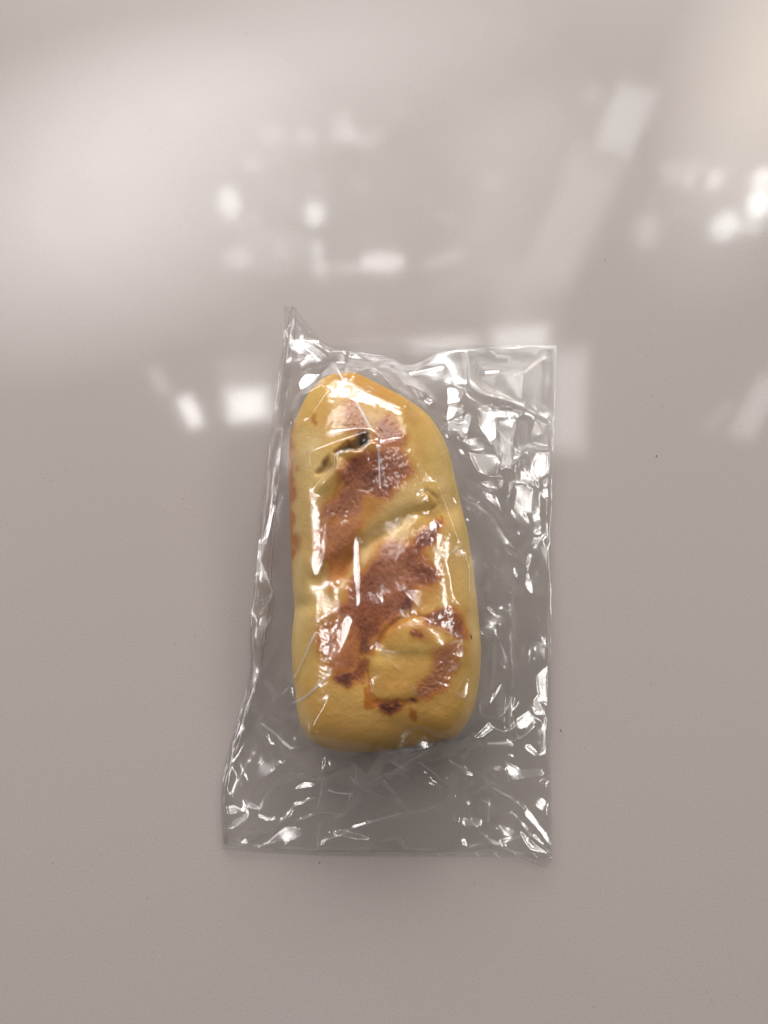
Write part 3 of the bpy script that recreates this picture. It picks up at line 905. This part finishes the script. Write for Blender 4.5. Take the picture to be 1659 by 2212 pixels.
# traced fold lines: (crop, points, half width px, height mm, whitening and painted streak)
CREASES = [
    (8, [(420, 415), (500, 480), (690, 640)], 5, .45, .8), (8, [(350, 620), (290, 740), (210, 910), (155, 1080)], 5, .35, .4),
    (8, [(820, 890), (760, 870), (620, 880), (520, 990), (430, 1110), (385, 1230), (385, 1330), (440, 1400), (490, 1420)], 5, .4, .45),
    (8, [(710, 925), (600, 970), (500, 1070)], 4, .3, .5), (8, [(900, 1105), (700, 1180), (640, 1260), (560, 1370), (450, 1500)], 7, .6, .4),
    (8, [(370, 1345), (250, 1450), (155, 1530)], 4, .35, .5), (8, [(490, 1435), (300, 1500), (60, 1570)], 4, .35, .3),
    (8, [(640, 1360), (900, 1255), (1010, 1230), (1100, 1255), (1160, 1240), (1200, 1150), (1250, 1040)], 5, .45, .45),
    (8, [(990, 780), (965, 900), (960, 1050), (930, 1200)], 5, .4, .35), (8, [(960, 1330), (930, 1450), (935, 1580)], 5, .5, .6),
    (8, [(860, 940), (1050, 890), (1200, 820)], 4, .3, .35), (8, [(1030, 1035), (1110, 1060), (1230, 1060)], 4, .35, .5),
    (8, [(1290, 790), (1280, 960)], 4, .25, .2), (8, [(1240, 900), (1275, 980)], 3, .25, .3),
    (8, [(500, 620), (540, 840)], 3, .2, .25), (8, [(160, 1100), (260, 1170), (390, 1210)], 6, .4, .25),
    (4, [(520, 610), (700, 545), (880, 480), (990, 465), (1080, 430), (1180, 415), (1300, 330)], 6, .65, .55),
    (4, [(800, 335), (860, 400), (910, 480)], 5, .5, .5), (4, [(1000, 200), (850, 290), (700, 370)], 5, .4, .35),
    (4, [(960, 260), (1040, 320), (1100, 380)], 4, .35, .4), (4, [(1090, 250), (1150, 290), (1300, 320)], 6, .45, .4),
    (4, [(1270, 370), (1400, 440), (1470, 520), (1545, 625)], 5, .6, .9),
    (4, [(1180, 420), (1180, 510), (1230, 580), (1330, 650), (1520, 735)], 4, .4, .35),
    (4, [(1370, 490), (1440, 570), (1545, 665)], 5, .45, .35), (4, [(1100, 400), (1120, 530)], 4, .4, .4),
    (4, [(1275, 430), (1270, 530)], 4, .35, .5), (4, [(860, 215), (890, 130), (1000, 100), (1030, 180), (900, 240)], 3, .2, .09),
    (4, [(1200, 660), (1320, 620), (1450, 560)], 4, .3, .3), (4, [(680, 370), (840, 420), (1000, 410)], 5, .3, .15),
    (7, [(100, 1150), (180, 1110), (300, 1010), (370, 1060), (440, 1080), (520, 1010), (610, 960), (690, 980), (720, 1060), (710, 1200)],
     7, .75, .55),
    (7, [(150, 1140), (300, 1160), (460, 1155), (560, 1110), (640, 1030)], 6, .6, .5),
    (7, [(490, 740), (470, 880), (400, 965), (310, 970), (240, 940), (240, 860)], 5, .4, .25),
    (7, [(370, 360), (430, 500), (435, 590)], 5, .5, .4), (7, [(330, 760), (330, 600), (340, 450)], 5, .35, .2),
    (7, [(450, 1440), (400, 1270), (470, 1210)], 4, .4, .3), (7, [(450, 1020), (480, 930), (490, 1000), (520, 1120)], 4, .35, .3),
    (7, [(470, 0), (465, 400), (490, 700), (460, 1000), (470, 1200)], 5, .35, .22),
    (7, [(610, 550), (620, 450), (660, 400), (750, 430)], 4, .4, .35), (7, [(600, 1160), (570, 1190), (640, 1230), (690, 1250)], 5, .4, .3),
    (5, [(460, 1760), (455, 2000), (460, 2212)], 4, .3, .2), (5, [(370, 1720), (360, 2000), (380, 2212)], 3, .25, .15),
    (5, [(270, 1620), (330, 1680), (370, 1760), (450, 1720)], 4, .3, .15),
    (3, [(770, 795), (900, 830), (1180, 810), (1390, 735)], 4, .28, .35), (3, [(1020, 190), (1300, 120), (1380, 60)], 3, .18, .28),
    (3, [(1020, 190), (1200, 310), (1300, 330)], 3, .18, .25), (3, [(950, 380), (1245, 375), (1230, 430), (1140, 550)], 3, .2, .25),
    (3, [(1150, 620), (1300, 550), (1450, 530)], 3, .18, .28), (3, [(1150, 620), (1280, 680), (1390, 710)], 3, .18, .25),
    (3, [(1390, 735), (1405, 870), (1330, 960)], 3, .2, .3), (3, [(1040, 1070), (1080, 1170), (1340, 930)], 3, .25, .4),
    (3, [(770, 400), (830, 480)], 3, .18, .2), (3, [(460, 700), (540, 530), (620, 610)], 3, .2, .2),
    (3, [(430, 720), (440, 890), (540, 920)], 3, .25, .3), (3, [(1345, 1110), (1445, 980), (1425, 1170), (1345, 1110)], 3, .2, .3),
    (3, [(960, 1430), (990, 1385), (1140, 1355), (1230, 1480)], 3, .25, .3), (3, [(780, 800), (950, 980)], 3, .15, .15),
    (3, [(0, 1230), (170, 1050), (330, 690)], 4, .45, .6), (3, [(20, 1235), (220, 1180), (330, 1090), (450, 960)], 5, .5, .95),
    (2, [(485, 70), (620, 290), (780, 580)], 6, .8, .95), (2, [(780, 580), (795, 750), (800, 920)], 5, .6, .55), (2, [(780, 580), (840, 900), (880, 1080)], 4, .5, .35),
    (2, [(930, 920), (940, 1200)], 3, .18, .15), (2, [(1000, 1300), (1020, 1100), (1110, 800), (1080, 570), (990, 290)], 5, .3, .1),
    (2, [(1110, 790), (1280, 680)], 3, .2, .2), (2, [(1120, 790), (1230, 1080), (1400, 1350)], 4, .25, .2),
    (2, [(630, 1290), (625, 1400), (630, 1659)], 4, .4, .75), (2, [(430, 1050), (400, 1400), (350, 1560)], 4, .3, .5),
    (1, [(380, 50), (420, 90), (500, 190), (570, 320)], 6, .6, .35), (1, [(570, 315), (700, 325), (830, 345)], 4, .4, .2),
    (1, [(880, 350), (960, 330), (1030, 315)], 4, .5, .7), (1, [(1060, 390), (1200, 440), (1330, 465), (1480, 540)], 8, .9, .05),
    (1, [(940, 465), (1100, 485), (1320, 490)], 4, .5, .25), (1, [(1320, 490), (1350, 600), (1350, 680), (1330, 820), (1300, 920)], 5, .5, .25),
    (1, [(840, 430), (960, 490), (1060, 640), (1080, 880), (1150, 1106)], 5, .35, .15), (1, [(1120, 230), (1130, 400)], 4, .3, .15),
    (1, [(400, 180), (480, 250), (575, 325)], 8, .7, .25), (1, [(620, 215), (605, 310)], 3, .4, .3),
    (6, [(330, 180), (300, 450), (240, 900), (215, 1270)], 4, .5, .25), (6, [(375, 60), (340, 130), (310, 350)], 4, .5, .5),
    (6, [(230, 960), (225, 1200), (215, 1280), (245, 1400), (275, 1490), (200, 1580)], 4, .5, .5),
    (6, [(215, 1280), (160, 1530), (170, 1800)], 4, .4, .3), (6, [(195, 1350), (180, 1700), (170, 1800)], 3, .3, .25),
    (6, [(160, 1525), (270, 1490)], 3, .25, .3), (6, [(215, 1600), (215, 1900), (240, 2100)], 3, .3, .15),
    (6, [(290, 850), (270, 1100), (240, 1230)], 4, .4, .25),
]
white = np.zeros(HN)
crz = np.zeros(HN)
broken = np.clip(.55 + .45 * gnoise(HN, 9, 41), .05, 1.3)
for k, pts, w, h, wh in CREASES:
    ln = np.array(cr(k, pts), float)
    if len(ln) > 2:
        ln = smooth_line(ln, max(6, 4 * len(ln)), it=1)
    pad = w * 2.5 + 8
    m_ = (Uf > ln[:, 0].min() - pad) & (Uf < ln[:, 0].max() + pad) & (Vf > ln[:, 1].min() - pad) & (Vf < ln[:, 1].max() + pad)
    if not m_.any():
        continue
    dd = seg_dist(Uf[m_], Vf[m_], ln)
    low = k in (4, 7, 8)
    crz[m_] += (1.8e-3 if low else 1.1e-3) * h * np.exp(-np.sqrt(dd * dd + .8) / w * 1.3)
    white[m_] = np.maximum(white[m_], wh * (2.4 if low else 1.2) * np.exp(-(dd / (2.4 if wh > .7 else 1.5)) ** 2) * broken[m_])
zc += crz

# facets shaped to mirror a lamp as a glint: (crop, polygon, kind)
B_, D_, N_ = 'bright', 'dim', 'none'
GLINTS = [
    (7, [(450, 1440), (540, 1360), (690, 1355), (700, 1395), (560, 1415)], B_), (7, [(370, 1770), (440, 1800), (505, 1840), (430, 1835)], B_),
    (7, [(670, 670), (750, 590), (760, 850), (690, 830)], B_), (7, [(650, 430), (720, 405), (745, 440), (650, 455)], B_),
    (7, [(380, 390), (430, 500), (437, 600), (405, 570)], B_), (7, [(690, 1060), (725, 1000), (725, 1200), (685, 1230)], B_),
    (7, [(230, 190), (360, 200), (455, 240), (330, 255)], B_), (7, [(230, 300), (360, 310), (370, 370), (260, 350)], D_),
    (7, [(640, 840), (700, 780), (690, 940), (640, 940)], D_), (7, [(560, 1190), (600, 1160), (690, 1230), (640, 1250)], D_),
    (7, [(420, 1280), (540, 1350), (460, 1420)], D_), (7, [(10, 1290), (90, 1330), (180, 1390), (130, 1390)], B_),
    (7, [(650, 1620), (700, 1570), (740, 1600), (700, 1650)], B_), (7, [(200, 1110), (300, 1020), (320, 1060), (220, 1120)], B_),
    (7, [(520, 1010), (610, 960), (640, 980), (540, 1050)], B_), (7, [(300, 1150), (460, 1145), (460, 1170), (310, 1175)], B_),
    (7, [(620, 1680), (770, 1890), (740, 1880), (580, 1690)], B_), (7, [(100, 1890), (130, 1870), (150, 1940), (110, 1930)], D_),
    (7, [(530, 1800), (660, 1920), (760, 1980), (600, 1940)], D_), (7, [(100, 1740), (270, 1730), (260, 1790), (110, 1790)], D_),
    (5, [(0, 390), (60, 400), (120, 500), (0, 500)], B_), (5, [(200, 560), (450, 560), (445, 615), (340, 605), (350, 760), (300, 790), (240, 700)], B_),
    (5, [(150, 770), (230, 750), (260, 850), (170, 860)], B_), (5, [(0, 520), (190, 560), (120, 760), (0, 700)], B_),
    (5, [(570, 960), (620, 890), (725, 880), (725, 1000), (630, 1080), (550, 1110)], B_), (5, [(660, 1060), (735, 1040), (735, 1100), (680, 1100)], B_),
    (5, [(670, 1130), (725, 1120), (715, 1195), (685, 1190)], B_), (5, [(490, 1120), (580, 1110), (590, 1290), (470, 1300)], B_),
    (5, [(460, 1440), (520, 1420), (510, 1460)], B_), (5, [(580, 1525), (630, 1480), (700, 1465), (640, 1535)], B_),
    (5, [(548, 1670), (585, 1580), (608, 1600), (575, 1710)], D_), (5, [(80, 1215), (190, 1245), (150, 1280)], B_),
    (5, [(115, 1330), (165, 1335), (140, 1360)], B_), (5, [(20, 1170), (78, 1250), (40, 1225)], B_), (5, [(370, 1955), (415, 1985), (380, 1992)], B_),
    (5, [(310, 1830), (400, 1800), (410, 1835), (340, 1845)], B_), (5, [(460, 1705), (580, 1690), (570, 1715), (470, 1725)], B_),
    (5, [(150, 860), (380, 900), (360, 1030), (220, 1000)], D_), (5, [(370, 640), (450, 620), (440, 1000), (380, 980)], D_),
    (5, [(220, 1080), (370, 1050), (300, 1120)], D_), (5, [(275, 275), (365, 275), (360, 292), (275, 295)], B_),
    (8, [(590, 580), (690, 440), (750, 430), (720, 560), (640, 650)], D_), (8, [(500, 690), (560, 655), (595, 740), (560, 790)], B_),
    (8, [(650, 580), (740, 565), (810, 600), (740, 635)], B_), (8, [(450, 1530), (620, 1390), (700, 1385), (800, 1430), (640, 1490)], B_),
    (8, [(40, 1275), (130, 1330), (220, 1265), (275, 1235), (265, 1290), (160, 1345), (90, 1335)], B_),
    (8, [(400, 1260), (470, 1285), (540, 1265), (510, 1315), (440, 1305)], B_), (8, [(720, 1025), (800, 965), (925, 985), (820, 1010)], B_),
    (8, [(360, 1565), (430, 1565), (420, 1605), (380, 1605)], B_), (8, [(955, 1520), (990, 1455), (1005, 1490), (980, 1530)], B_),
    (8, [(1390, 1600), (1430, 1560), (1435, 1615)], B_), (8, [(410, 265), (500, 235), (720, 200), (850, 170), (850, 200), (510, 295)], B_),
    (8, [(520, 220), (690, 60), (710, 190)], D_), (8, [(90, 1170), (160, 1165), (250, 1220), (120, 1230)], D_),
    (8, [(980, 1000), (1020, 1040), (1000, 1150), (975, 1150)], D_), (8, [(420, 780), (600, 620), (540, 840), (330, 960)], D_),
    (8, [(870, 1250), (920, 1160), (910, 1220)], B_), (8, [(640, 1250), (700, 1185), (690, 1260), (610, 1340)], D_),
    (3, [(350, 60), (405, 50), (395, 180), (335, 280), (330, 200)], B_), (3, [(350, 380), (440, 380), (420, 520), (360, 580), (345, 650), (340, 500)], B_),
    (3, [(430, 720), (560, 560), (605, 590), (560, 720), (490, 870), (440, 800)], B_), (3, [(622, 220), (652, 240), (658, 480), (632, 490)], B_),
    (3, [(220, 1180), (330, 1070), (445, 965), (420, 1035), (260, 1165)], B_), (3, [(170, 1010), (330, 690), (352, 720), (205, 1010)], D_),
    (3, [(770, 795), (900, 830), (1180, 812), (1200, 960), (960, 980)], D_), (3, [(1200, 810), (1390, 735), (1400, 860), (1250, 860)], D_),
    (3, [(950, 380), (1245, 375), (1240, 410), (1140, 550)], D_), (3, [(1080, 1110), (1200, 1010), (1340, 930), (1250, 1050), (1140, 1120)], B_),
    (3, [(1345, 1110), (1445, 980), (1422, 1170)], D_), (3, [(960, 1430), (990, 1385), (1140, 1355), (1220, 1480), (930, 1550)], D_),
    (3, [(1240, 1180), (1320, 1170), (1270, 1240)], D_), (3, [(1160, 620), (1300, 560), (1400, 600), (1370, 700)], D_),
    (3, [(480, 320), (520, 315), (500, 330)], B_), (3, [(740, 380), (830, 480), (820, 400)], D_),
    (2, [(400, 340), (440, 290), (510, 310), (540, 380), (450, 480), (430, 440)], B_), (2, [(265, 500), (290, 485), (328, 560), (300, 560)], B_),
    (2, [(475, 90), (530, 80), (660, 290), (800, 590), (740, 550), (600, 340)], B_), (2, [(780, 590), (802, 590), (880, 1080), (845, 1060)], D_),
    (2, [(783, 600), (800, 600), (812, 950), (795, 950)], B_), (2, [(945, 280), (972, 290), (992, 440), (960, 420)], B_),
    (2, [(970, 490), (1030, 485), (1035, 535), (1000, 525)], B_), (2, [(800, 590), (900, 460), (975, 560), (820, 610)], D_),
    (2, [(412, 130), (442, 130), (475, 210), (515, 280), (450, 250)], D_), (2, [(105, 505), (175, 450), (165, 485)], B_),
    (2, [(330, 1350), (400, 1330), (350, 1560), (320, 1540)], B_), (2, [(610, 1300), (645, 1320), (655, 1659), (625, 1659)], B_),
    (1, [(350, 155), (410, 145), (445, 175), (370, 195)], B_), (1, [(430, 90), (470, 120), (482, 160), (450, 170)], B_),
    (1, [(380, 190), (445, 230), (420, 275), (390, 250)], B_), (1, [(490, 190), (600, 220), (605, 300), (555, 300)], B_),
    (1, [(440, 200), (580, 320), (560, 335), (400, 210)], B_), (1, [(440, 360), (500, 355), (420, 430), (410, 400)], B_),
    (1, [(335, 170), (358, 110), (375, 60), (352, 140), (318, 390), (305, 400)], B_), (1, [(880, 345), (1025, 315), (1030, 325), (890, 358)], B_),
    (6, [(180, 1410), (210, 1290), (240, 1380), (272, 1470), (220, 1425)], B_), (6, [(180, 1760), (210, 1595), (272, 1580), (220, 1690)], B_),
    (6, [(285, 1040), (240, 1240), (232, 1200), (270, 1040)], D_),
    (2, [(300, 700), (480, 620), (740, 520), (740, 640), (480, 740), (460, 860), (320, 880)], N_),
    (2, [(560, 130), (760, 130), (1000, 330), (900, 400), (700, 330)], N_), (2, [(230, 330), (400, 200), (390, 330), (300, 450)], N_),
    (3, [(460, 1120), (680, 1100), (680, 1400), (300, 1400)], N_), (3, [(760, 1020), (1000, 1000), (1020, 1160), (760, 1170)], N_),
    (2, [(1080, 900), (1200, 900), (1350, 1300), (1200, 1150)], N_), (3, [(1280, 180), (1420, 120), (1440, 460), (1280, 470)], N_),
    (3, [(880, 600), (1020, 580), (1020, 760), (860, 780)], N_),
]
# extra random sparkle on the crumpled right-hand margin and at the foot of the bag
r_ = np.random.default_rng(5)
for (u0, u1, v0, v1, n_) in ((1055, 1185, 900, 1320, 12), (1070, 1190, 1420, 1850, 12), (490, 1080, 1640, 1830, 18), (640, 900, 700, 800, 8),
                             (900, 1010, 850, 960, 12), (560, 640, 1540, 1660, 8)):
    for _ in range(n_):
        cu, cv = r_.uniform(u0, u1), r_.uniform(v0, v1)
        a = r_.uniform(0, 6.28); L_ = r_.uniform(8, 38); w_ = r_.uniform(1.8, 7)
        e, f = np.array([math.cos(a), math.sin(a)]) * L_, np.array([-math.sin(a), math.cos(a)]) * w_
        c_ = np.array([cu, cv])
        GLINTS.append((0, [tuple(c_ - e), tuple(c_ + f), tuple(c_ + e * r_.uniform(.5, 1)), tuple(c_ - f * r_.uniform(.2, 1))],
                       B_ if r_.random() < .4 else D_))
lam = {B_: ['key_glint_lamp_0', 'key_glint_lamp_1', 'key_glint_lamp_2', 'key_glint_lamp_3', 'left_glint_lamp_0', 'left_glint_lamp_1', 'right_glint_lamp_0', 'right_glint_lamp_1'], D_: ['left_dim_lamp', 'right_dim_lamp', 'key_broad']}


def slopes_to(pos, zz):
    Pn = np.stack([gx, gy, zz], -1)
    v = CAM - Pn; v /= np.linalg.norm(v, axis=-1, keepdims=True)
    l = pos - Pn; l /= np.linalg.norm(l, axis=-1, keepdims=True)
    h = v + l
    return -h[..., 0] / h[..., 2], -h[..., 1] / h[..., 2]


ST = {k: [slopes_to(LAMPS[n], z0) for n in lst] for k, lst in lam.items()}
ST[N_] = [slopes_to(CAM, z0)]
g0y, g0x = np.gradient(z0 + gblur(crump * fac_a, 2), DX)
tgx = np.zeros(HN); tgy = np.zeros(HN); wsum = np.zeros(HN)
for k, pts, kind in GLINTS:
    pl = np.array(cr(k, pts), float)
    if kind == B_ and k in (4, 7, 8):
        pl = pl.mean(0) + (pl - pl.mean(0)) * 1.22
    m_ = (Uf > pl[:, 0].min() - 4) & (Uf < pl[:, 0].max() + 4) & (Vf > pl[:, 1].min() - 4) & (Vf < pl[:, 1].max() + 4)
    if not m_.any():
        continue
    ii = np.where(m_)
    a0, a1, b0, b1 = ii[0].min(), ii[0].max() + 1, ii[1].min(), ii[1].max() + 1
    sl = (slice(a0, a1), slice(b0, b1))
    mk = in_poly(Uf[sl], Vf[sl], pl).astype(float)
    if mk.sum() < 1:
        continue
    mk = gblur(mk, .6)
    best, bc = None, 1e9
    for (tx, ty) in ST[kind]:
        c_ = (np.hypot(tx[sl] - g0x[sl], ty[sl] - g0y[sl]) * mk).sum()
        if c_ < bc:
            best, bc = (tx, ty), c_
    jx_, jy_ = r_.normal(0, .03, 2)
    tgx[sl] += mk * (best[0][sl] + jx_); tgy[sl] += mk * (best[1][sl] + jy_); wsum[sl] += mk
tgx /= np.maximum(wsum, 1e-6); tgy /= np.maximum(wsum, 1e-6)
wcl = np.clip(wsum, 0, 1)
# flatten the random crumple inside those facets, then integrate the slopes (screened Poisson, a few rounds)
pert = zc - z0
zc = z0 + pert * (1 - .7 * gblur(wcl, 1.0)) + gblur(pert, 6) * .5 * gblur(wcl, 1.0)
edge_w = np.clip(ed_f / .0020, .10, 1)
zc = z0 + (zc - z0) * edge_w
floor_ = np.where(bh > .004, bh + .00025, .0010)
pd = 40
ky = 2 * math.pi * np.fft.fftfreq(HN[0] + 2 * pd, DX)[:, None]; kx = 2 * math.pi * np.fft.rfftfreq(HN[1] + 2 * pd, DX)[None]
kk = kx * kx + ky * ky + (1 / .009) ** 2
for it_ in range(8):
    gyy, gxx = np.gradient(gblur(zc, 1.2), DX)
    rx, ry = np.clip(wcl * (tgx - gxx), -1, 1), np.clip(wcl * (tgy - gyy), -1, 1)
    dv = np.pad(np.gradient(rx, DX, axis=1) + np.gradient(ry, DX, axis=0), pd)
    w_ = np.fft.irfft2(-np.fft.rfft2(dv) / kk, dv.shape)[pd:-pd, pd:-pd]
    zc = zc + np.clip(w_ * edge_w, -.0025, .0025)
    df_ = zc - floor_
    zc = floor_ + .5 * (df_ + np.sqrt(df_ * df_ + (.00018) ** 2))
zc = gblur(zc, .9)

# ------------------------------------------------------------------ bag meshes
bag = bpy.data.objects.new('plastic_bag', None)
C.objects.link(bag)
bag.empty_display_size = .02
bag['label'] = 'clear crinkled plastic bag lying on the table around the golden bun'
bag['category'] = 'bag'


def film_from(grid, hmap, whmap, name, edge_white=.05, keep_edge_z=True):
    n, m = grid.shape[:2]
    fx = (grid[..., 0] - xs[0]) / DX; fy = (grid[..., 1] - ys[0]) / DX
    zz = sample(hmap, fx, fy)
    wv_ = sample(whmap, fx, fy)
    i = np.arange(n)[:, None]; j = np.arange(m)[None]
    e = np.minimum(np.minimum(i, n - 1 - i) * (1.0), np.minimum(j, m - 1 - j) * 1.0)
    t = np.clip(e / 5, 0, 1)
    zz = grid[..., 2] * (1 - t) + zz * t
    wv_ = np.maximum(wv_, edge_white * (e < 2))
    me = mesh_np(name, np.stack([grid[..., 0], grid[..., 1], zz], -1).reshape(-1, 3), grid_faces(n, m))
    attr(me, 'crease', wv_.ravel())
    return link(name, me, bag, M_FILM)


front = coons(TOPF, RIGHT, BOTF, LEFT, 690, 400)
film_from(front, zc, white, 'front_sheet')

# back sheet, under the bun and reaching past the mouth
LB = [(612, 659, .012)] + [(u - 3, v, max(z_ - .0045, .0009)) for u, v, z_ in LEFT[1:-1]] + [(481, 1827, .0009)]
RB = [(1202, 747, .0012)] + [(u + 1, v, .0012) for u, v, z_ in RIGHT[1:-1]] + [(1190, 1846, .0010)]
BB = [(481, 1827, .0009), (690, 1842, .0009), (920, 1843, .0008), (1050, 1843, .0008), (1190, 1846, .0010)]
curvb = [w3(LB), w3(RB), w3(TOPB), w3(BB)]
ebd, ebz = edge_field(curvb, cgx, cgy)
under = bh[::K, ::K] > .003
ring_b = np.vstack([curvb[2], curvb[1][1:], curvb[3][::-1][1:], curvb[0][::-1][1:]])[:, :2]
ins_b = in_poly(cgx, cgy, ring_b)
lowz = np.where(under, .00035, .0007)
bz = np.where(ins_b, lowz, ebz)
fb = ~ins_b | (ebd < DX * K * .8)
for _ in range(300):
    nb = .25 * (np.roll(bz, 1, 0) + np.roll(bz, -1, 0) + np.roll(bz, 1, 1) + np.roll(bz, -1, 1))
    bz = np.where(fb, ebz, np.where(under, .00035, np.maximum(nb - .00001, .0006)))
zb = sample(gblur(bz, 1), ix / K, iy / K)
crb = np.clip(crump * .6, 0, 1) * (1 - np.clip(gblur((bh > .003).astype(float), 3), 0, 1))
crb *= 1 - .8 * np.clip(zone([(740, 720), (1210, 720), (1210, 880), (740, 830)], 1, 8), 0, 1)
fac_d, fac_e = facets(420, .0006, 51), facets(2600, .00007, 52)
zb = zb + crb * (gblur(fac_d, 1.2) + gblur(fac_e, .8))
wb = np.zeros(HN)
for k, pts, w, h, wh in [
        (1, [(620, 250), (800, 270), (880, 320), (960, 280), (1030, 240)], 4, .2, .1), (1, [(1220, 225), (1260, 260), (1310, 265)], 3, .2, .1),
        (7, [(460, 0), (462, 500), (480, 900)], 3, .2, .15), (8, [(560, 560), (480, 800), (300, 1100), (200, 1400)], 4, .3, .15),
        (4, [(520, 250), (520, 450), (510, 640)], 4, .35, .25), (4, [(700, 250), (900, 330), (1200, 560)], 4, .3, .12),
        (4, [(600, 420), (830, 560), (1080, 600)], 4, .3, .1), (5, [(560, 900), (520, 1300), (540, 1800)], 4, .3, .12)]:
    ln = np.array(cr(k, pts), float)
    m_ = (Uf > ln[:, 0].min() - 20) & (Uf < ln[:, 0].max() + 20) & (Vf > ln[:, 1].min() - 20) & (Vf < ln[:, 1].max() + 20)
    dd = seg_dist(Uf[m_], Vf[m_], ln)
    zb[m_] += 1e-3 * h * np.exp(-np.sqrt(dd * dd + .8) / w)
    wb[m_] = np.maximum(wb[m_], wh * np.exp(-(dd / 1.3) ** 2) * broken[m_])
fl = np.where(bh > .003, .0003, .00045)
zb = np.maximum(zb, fl)
zb = np.minimum(zb, np.where(bh > .003, .00045, np.maximum(zc - .0002, .0005)))
back = coons(TOPB, RB, BB, LB, 480, 280)
film_from(back, zb, wb, 'back_sheet', .12)

# folded side gusset along the left edge
n = 260
Lc = smooth_line(w3(LEFT), n, it=2)
inner = smooth_line(w3([(640, 664, .016), (634, 760, .011), (622, 860, .008), (606, 1000, .006), (592, 1150, .006), (582, 1300, .005),
                        (566, 1440, .004), (530, 1560, .003), (490, 1700, .002), (488, 1824, .0016)]), n, it=2)
Lb = smooth_line(w3(LB), n, it=2)
rows = []
for a_, b_ in ((Lc, inner), (inner, Lb)):
    for k in range(10):
        t = k / 10
        p = a_ * (1 - t) + b_ * t
        rows.append(p)
rows.append(Lb)
gs = np.stack(rows, 1)
gz = gs[..., 2] - .0010 * np.sin(np.linspace(0, math.pi * 2, gs.shape[1]))[None] * .5
wob = gblur(np.random.default_rng(3).standard_normal(gz.shape), 3.0); wob /= wob.std()
gz = np.maximum(gz + .00022 * wob - .0006, .0007)
gz[:, 0] = gs[:, 0, 2] - .0002
me = mesh_np('side_gusset', np.stack([gs[..., 0], gs[..., 1], gz], -1).reshape(-1, 3), grid_faces(*gz.shape))
wg = np.zeros(gz.shape); wg[:, 10] = .25; wg[:, 0] = .2
attr(me, 'crease', wg.ravel())
link('side_gusset', me, bag, M_FILM)

# heat sealed foot of the bag: a narrow welded strip
m_ = 420
Bc = smooth_line(w3(BB), m_, it=1)
rows = []
for k in range(6):
    p = Bc.copy(); p[:, 1] += (k - 3.2) * .00032
    p[:, 2] = .0013 + .00018 * np.sin(np.arange(m_) * .9 + k) * np.sin(np.arange(m_) * .13) + .0001 * (k % 2)
    rows.append(p)
sg = np.stack(rows)
me = mesh_np('seal_strip', sg.reshape(-1, 3), grid_faces(6, m_))
wsx = np.zeros((6, m_)); wsx[3] = .30 * np.clip(.6 + .5 * gnoise((4, m_), 6, 9)[0], .1, 1); wsx[4] = .08
attr(me, 'crease', wsx.ravel())
link('seal_strip', me, bag, M_FILM)

# ------------------------------------------------------------------ crumbs on the table
for u, v, r0, lab, sd in ((1418.5, 985, .00042, 'tiny dark crumb on the bare table right of the bag mouth', 1),
                          (1211, 1578, .00036, 'tiny brown crumb close to the right edge of the bag', 2),
                          (1307, 562, .00026, 'tiny dark crumb on the table above the bag', 3),
                          (690, 1864, .00034, 'tiny crumb just below the bottom seam of the bag', 4)):
    o = link('crumb', lump_mesh('crumb', u, v, r0 * .3, r0 * .75, r0 * .55, r0 * .4, sd, sd + 20, 14), None, M_SPECK)
    o['label'] = lab
    o['category'] = 'crumb'
    o['group'] = 'crumbs scattered on the table'
